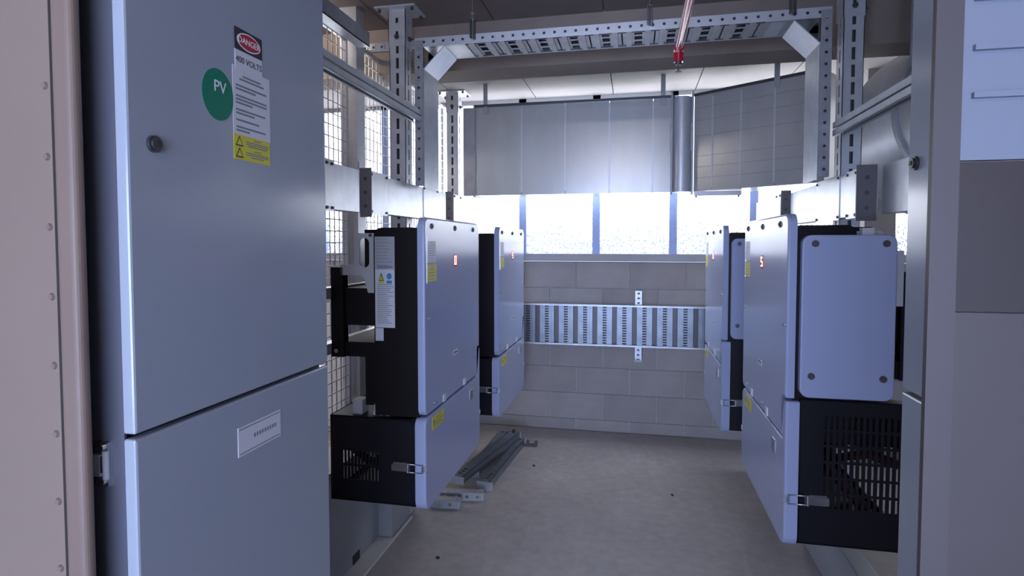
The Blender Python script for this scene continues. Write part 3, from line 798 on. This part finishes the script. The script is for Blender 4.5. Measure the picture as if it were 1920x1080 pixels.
# strut lying under the elbow, with its open end
t = thing('duct_support', 'short strut hung under the bend of the window duct', 'strut', (.5, 3.93, .315 + E))
b = MB().box(.37, .66, 3.92, 3.924, .312, .342).box(.37, .66, 3.924, 3.955, .312, .315).box(.37, .66, 3.924, 3.955, .339, .342)
b.build('channel', 'galv_bright', t)
MB().cyl((.385, 3.935, .30), (.385, 3.935, .343), .006, 8).cyl((.645, 3.935, .30), (.645, 3.935, .343), .006, 8).build('bolt', 'dark_steel', t)
# round duct by the side wall
rd = thing('round_duct', 'large round galvanised duct with a flared collar behind the cabinet with the bare door', 'duct', (1.56, 2.6, .26 + E))
MB().cyl((1.56, 1.3, .62), (1.56, 3.06, .62), .36, 40).build('barrel', 'galv_duct', rd)
MB().cyl((1.56, 3.06, .62), (1.56, 3.10, .62), .375, 40).build('collar', 'galv_dull', rd)
MB().cyl((1.56, 3.10, .60), (1.56, 3.42, .58), .36, 40, r1=.46).build('flare', 'galv_bright', rd)
MB().cyl((1.56, 2.44, .62), (1.56, 2.47, .62), .364, 40).build('band', 'galv_bright', rd)
for y in (2.0, 2.95):
    MB().box(1.20, 1.26, y, y + .004, .80, ZN).build('hanger_strap', 'galv_dull', rd)

# ------------------------------------------------------------------ red sprinkler pipe
sp = thing('sprinkler_pipe', 'glossy red sprinkler pipe running overhead and ending in a pendent head', 'sprinkler pipe', (.16, 1.6, .80 + E))
px, pz, pe = .170, .80, 2.52
MB().cyl((px, -2.6, pz), (px, pe, pz), .0155, 20).build('pipe', 'red_pipe', sp)
MB().cyl((px, pe - .035, pz), (px, pe + .02, pz), .021, 16).cyl((px, pe, pz), (px, pe, pz - .05), .020, 16).build('elbow', 'red_pipe', sp)
h = MB().cyl((px, pe, pz - .05), (px, pe, pz - .062), .013, 12).build('sprinkler_head', 'dark_steel', sp)
MB().cyl((px, pe, pz - .062), (px, pe, pz - .088), .003, 8).cyl((px, pe, pz - .088), (px, pe, pz - .091), .013, 12).build('deflector', 'dark_steel', h)
for y in (.2, 1.55): MB().cyl((px, y, pz + .01), (px, y, ZN), .004, 8).cyl((px, y, pz + .012), (px, y, pz + .03), .012, 8).build('hanger', 'steel', sp)

# ------------------------------------------------------------------ welded wire mesh fence
FX = -1.42
def mesh_panel(label, y0, y1, z0, z1):
    t = thing('mesh_panel', label, 'mesh fence', (FX, (y0 + y1) / 2, z0 + E), 0, 'welded mesh panels')
    b = MB(); y = y0 + .02
    while y < y1 - .01: b.cyl((FX, y, z0), (FX, y, z1), .003, 5, caps=False); y += .046
    z = z0 + .02
    while z < z1: b.cyl((FX + .004, y0, z), (FX + .004, y1, z), .003, 5, caps=False); z += .056
    b.build('wire_mesh', 'wire', t)
    b = MB().box(FX - .012, FX + .010, y0 - .012, y0 + .006, z0, z1).box(FX - .012, FX + .010, y1 - .006, y1 + .012, z0, z1)
    b.box(FX - .012, FX + .010, y0, y1, z1 - .004, z1 + .018).box(FX - .012, FX + .010, y0, y1, z0 - .018, z0 + .004)
    b.build('frame', 'galv_bright', t)
mesh_panel('welded wire mesh panel behind the stickered cabinet', 1.5, 2.70, -1.30, 1.02)
mesh_panel('welded wire mesh panel behind the slotted post with a ceiling plate', 2.86, 4.20, -1.30, 1.02)
t = thing('fence_post', 'pale square post between the two wire mesh panels', 'post', (FX, 2.78, 0))
MB().box(FX - .045, FX + .045, 2.735, 2.825, ZF + .01, ZN).build('column', 'galv_bright', t)
MB().box(FX - .09, FX + .09, 2.69, 2.87, ZF, ZF + .01).build('base_plate', 'galv_dull', t)
b = MB().box(FX + .045, FX + .049, 2.745, 2.815, .30, .42).box(FX + .045, FX + .10, 2.75, 2.81, .352, .358)
b.build('clamp', 'galv_bright', t)
# folded angle under the soffit above the mesh
t = tag(MB().box(FX + .055, FX + .115, 1.2, 2.74, .985, .989).box(FX + .111, FX + .115, 1.2, 2.74, .985, 1.055).build('angle_rail', 'galv'), 'folded steel angle under the soffit above the wire mesh', 'angle rail')
# pale boarding beyond the mesh, low against the block wall
t = thing('wall_board', 'pale beige boarding standing beyond the wire mesh', 'board', (-2.2, 4.1, 0))
for k in range(9): MB().box(-2.95 + k * .15, -2.803 + k * .15, 4.10, 4.12, ZF, -.45).build('board', 'kerb_white', t)
for x in (-2.8, -1.8): MB().box(x - .03, x + .03, 4.12, 4.39, ZF, -.5).build('leg', 'galv_dull', t)

# ------------------------------------------------------------------ low trunking and kerbs on the floor
t = thing('floor_trunking', 'low grey sheet-metal trunking along the foot of the mesh side', 'trunking', (-1.3, 2.2, 0))
MB().box(-1.36, -1.20, 1.40, 2.56, ZF + .014, -.93).build('casing', 'sheet_grey', t)
MB().box(-1.36, -1.13, 2.563, 2.79, ZF + .004, -.93).build('end_box', 'sheet_grey', t)
MB().box(-1.202, -1.196, 2.30, 2.36, ZF + .012, ZF + .05).build('cut_out', 'print_dark', t)
tag(MB().box(-1.20, -1.117, 1.40, 2.556, ZF, ZF + .012).box(-1.125, -1.117, 2.556, 2.79, ZF, ZF + .012).build('kerb_strip', 'kerb_white'), 'pale kerb strip at the foot of the grey floor trunking', 'kerb')
tag(MB().prism(rrect(.80, .885, 2.2, 2.95, .01, 2), lambda p, q, d: (p, q, d), ZF, -1.20, .006).build('plinth', 'sheet_grey'), 'pale grey upstand under the inverter showing red 5', 'plinth')

# ------------------------------------------------------------------ cable tray on the far wall
ft = thing('cable_tray', 'galvanised cable tray fixed on edge along the block wall', 'cable tray', (-.1, 4.36, E - .755))
fx0, fx1, fz0, fz1, fy = -1.02, .95, -.752, -.446, 4.328
MB().box(fx0, fx1, fy - .018, fy + .04, fz1 - .012, fz1).build('side_rail', 'galv', ft)
MB().box(fx0, fx1, fy - .018, fy + .04, fz0, fz0 + .012).build('side_rail', 'galv', ft)
MB().box(fx0, fx1, fy + .036, fy + .040, fz0 + .01, fz1 - .01).build('backing', 'dark_steel', ft)
x = -.985; first = None
while x < fx1 - .1:
    if first is None:
        b = MB(); b.box(x, x + .022, fy + .004, fy + .010, fz0 + .012, fz1 - .012).box(x + .086, x + .108, fy + .004, fy + .010, fz0 + .012, fz1 - .012)
        b.box(x + .020, x + .030, fy - .002, fy + .008, fz0 + .012, fz1 - .012).box(x + .078, x + .088, fy - .002, fy + .008, fz0 + .012, fz1 - .012)
        xc = x + .054; L = fz1 - fz0 - .024
        b.strip(lambda s, q, d: (xc + q, fy - d, fz0 + .012 + s), L, .050, .0015, L / 15, .0058, .0145, False, start=0, n=15)
        first = b.build('rung', 'galv_scrap', ft); xfirst = x
    else:
        o = share(first, ft); o.location = Vector(first.location) + Vector((x - xfirst, 0, 0))
    x += .1437
ws = thing('strut_channel', 'short perforated strut behind the wall tray, fixed upright to the blocks', 'strut', (.032, 4.38, E - .873))
b = MB().strip(lambda s, q, d: (.032 + q, 4.372 - d, -.873 + s), .53, .056, .002, .035, .008, .010, True)
b.box(.004, .007, 4.372, 4.398, -.873, -.343).box(.057, .060, 4.372, 4.398, -.873, -.343)
b.build('channel', 'galv', ws)
MB().box(.002, .062, 4.366, 4.372, -.872, -.855).build('end_cap', 'galv_dull', ws)

# ------------------------------------------------------------------ offcuts of bracketry on the floor
def arm(label, a, b_, z, w, h, m='galv_scrap'):
    a = Vector((*a, z + E)); b_ = Vector((*b_, z + E + .0)); d = b_ - a; L = d.length
    t = thing('cantilever_arm', label, 'bracket', a, math.atan2(d.y, d.x), 'loose cantilever arms on the floor')
    q = MB().box(0, L, -w / 2, w / 2, h - .003 - E, h - E).box(0, L, -w / 2, -w / 2 + .003, -E, h - E).box(0, L, w / 2 - .003, w / 2, -E, h - E)
    q.build('channel', m, t, False)
    MB().box(-.006, 0, -.05, .05, -E, h - E).build('wall_plate', 'galv', t, False)
    for k in range(3): MB().prism(rrect(.04 + k * .034, .058 + k * .034, -.010, .010, .003, 2), lambda p, r, dd: (p, r, dd - E), h, h + .0012).build('slot', 'print_dark', t, False)
    MB().cyl((L - .03, 0, h - E), (L - .03, 0, h + (.02 if z > ZF else .002) - E), .012, 6, smooth=False).build('bolt', 'dark_steel', t, False)
    MB().box(L - .004, L, -w / 2 - .008, w / 2 + .008, -E, h - E).build('end_plate', 'galv', t, False)
    return t
arm('blue-grey steel arm lying lowest, nearest the open floor', (-.835, 3.20), (-.775, 3.99), ZF, .055, .05)
arm('blue-grey steel arm lying lowest, hidden side of the scrap pile', (-.96, 3.36), (-.93, 4.12), ZF, .06, .05)
arm('blue-grey steel arm lying on top of the scrap pile', (-.985, 3.13), (-.815, 3.98), ZF + .053, .075, .045)
def clip(label, x, y, rz, L, m):
    t = thing('channel_offcut', label, 'bracket', (x, y, 0), rz, 'channel offcuts by the scrap pile')
    zz = ZF
    MB().strip(lambda s, q, d: (s - L / 2, -.02 - d, zz + .022 + q), L, .044, .003, .06, .009, .009, True).box(-L / 2, L / 2, -.022, .03, zz + .042, zz + .046).build('web', m, t, False)
    MB().box(L / 2 - .003, L / 2, -.022, .03, zz + .002, zz + .044).build('lip', 'galv_bright', t, False)
clip('short brown-grey channel offcut at the near end of the scrap pile', -.93, 3.06, math.radians(8), .24, 'galv_dull')
clip('short channel offcut half hidden under the front inverter edge', -.99, 2.95, math.radians(4), .16, 'galv_dull')
t = thing('pipe_clip', 'small black forked clip at the far end of the scrap pile', 'clip', (-.73, 4.0, 0))
q = MB().box(-.80, -.66, 3.97, 3.995, ZF, ZF + .014)
q.build('base', 'dark_steel', t)
for x in (-.735, -.675): MB().box(x, x + .016, 3.968, 3.996, ZF + .012, ZF + .038).build('fork', 'dark_steel', t)
for x, y, lab in ((-.62, 3.62, 'dark debris chip on the floor just past the scrap pile'), (.22, 3.35, 'dark debris chip on the floor close to the inverter showing red 5'),
                  (-.86, 2.45, 'dark debris chip on the floor nearest the pale kerb strip'), (-.30, 2.35, 'dark debris chip on the open floor nearest the viewer')):
    tag(MB().cyl((x, y, ZF), (x + .004, y, ZF + .006), .011, 7, r1=.006, smooth=False).build('debris_chip', 'grime'), lab, 'debris', 'debris chips on the floor')
# mounting struts the inverters hang on
for X, y0, y1, lab in ((-1.143, 1.95, 2.797, 'horizontal mounting strut behind the inverter showing red 0'), (-1.143, 2.89, 4.36, 'horizontal mounting strut behind the inverter above the scrap steel'),
                       (.880, 1.40, 2.845, 'horizontal mounting strut behind the inverter with the large white flank panel'), (.848, 2.94, 4.36, 'horizontal mounting strut behind the inverter by the block wall, round duct side')):
    sg = 1 if X > 0 else -1
    t = thing('mounting_strut', lab, 'strut', (X, (y0 + y1) / 2, E - .42), 0, 'mounting struts behind the inverters')
    for z in (-.385, -.17):
        MB().box(*sorted((X, X + sg * .041)), y0, y1, z, z + .003).box(*sorted((X, X + sg * .003)), y0, y1, z - .036, z).box(*sorted((X, X + sg * .041)), y0, y1, z - .039, z - .036).build('channel', 'galv_bright', t)
    for yy in (y0 + .02, y1 - .05):
        MB().box(*sorted((X + sg * .041, X + sg * .045)), yy, yy + .03, -.43, -.15).build('cross_plate', 'galv_dull', t)


# ------------------------------------------------------------------ foreground, mesh side: riveted beige sheet
rs = thing('riveted_panel', 'beige riveted sheet-metal panel with a rolled edge beside the stickered cabinet', 'panel', (-1.2, .72, 0))
MB().box(-1.75, -.836, .704, .716, ZF + .001, ZN).build('sheet', 'beige_sheet', rs)
MB().prism(rrect(-.833, -.794, .697, .718, .010, 5), lambda p, q, d: (p, q, d), ZF + .001, ZN).build('edge_trim', 'beige_trim', rs)
MB().box(-.838, -.833, .7025, .705, ZF + .02, ZN - .01).build('joint', 'brown_panel', rs)
for k in range(16):
    z = -1.32 + k * .1035 + .0
    MB().cyl((-.849, .704, z), (-.849, .7005, z), .006, 10, r1=.004).build('rivet', 'beige_trim', rs)

# ------------------------------------------------------------------ foreground, other side: open equipment rack
rk = thing('equipment_rack', 'dark equipment rack at the edge of view with a pale louvred upper panel', 'rack', (.6, .70, 0))
MB().box(.3145, .341, .714, .722, ZF, ZN).build('upright', 'post_taupe', rk)
MB().box(.341, 1.1, .715, .725, .09, ZN).build('upper_panel', 'pale_panel', rk)
for z in (.155, .205, .257, .32, .385): MB().box(.35, .62, .709, .716, z, z + .006).build('louvre', 'pale_panel', rk)
MB().box(.341, 1.1, .716, .725, -.072, .088).build('middle_panel', 'brown_panel', rk)
MB().box(.341, 1.1, .716, .725, -1.35, -.074).build('lower_panel', 'taupe_panel', rk)
MB().box(1.07, 1.1, .69, .72, ZF, ZN).build('upright', 'post_taupe', rk)
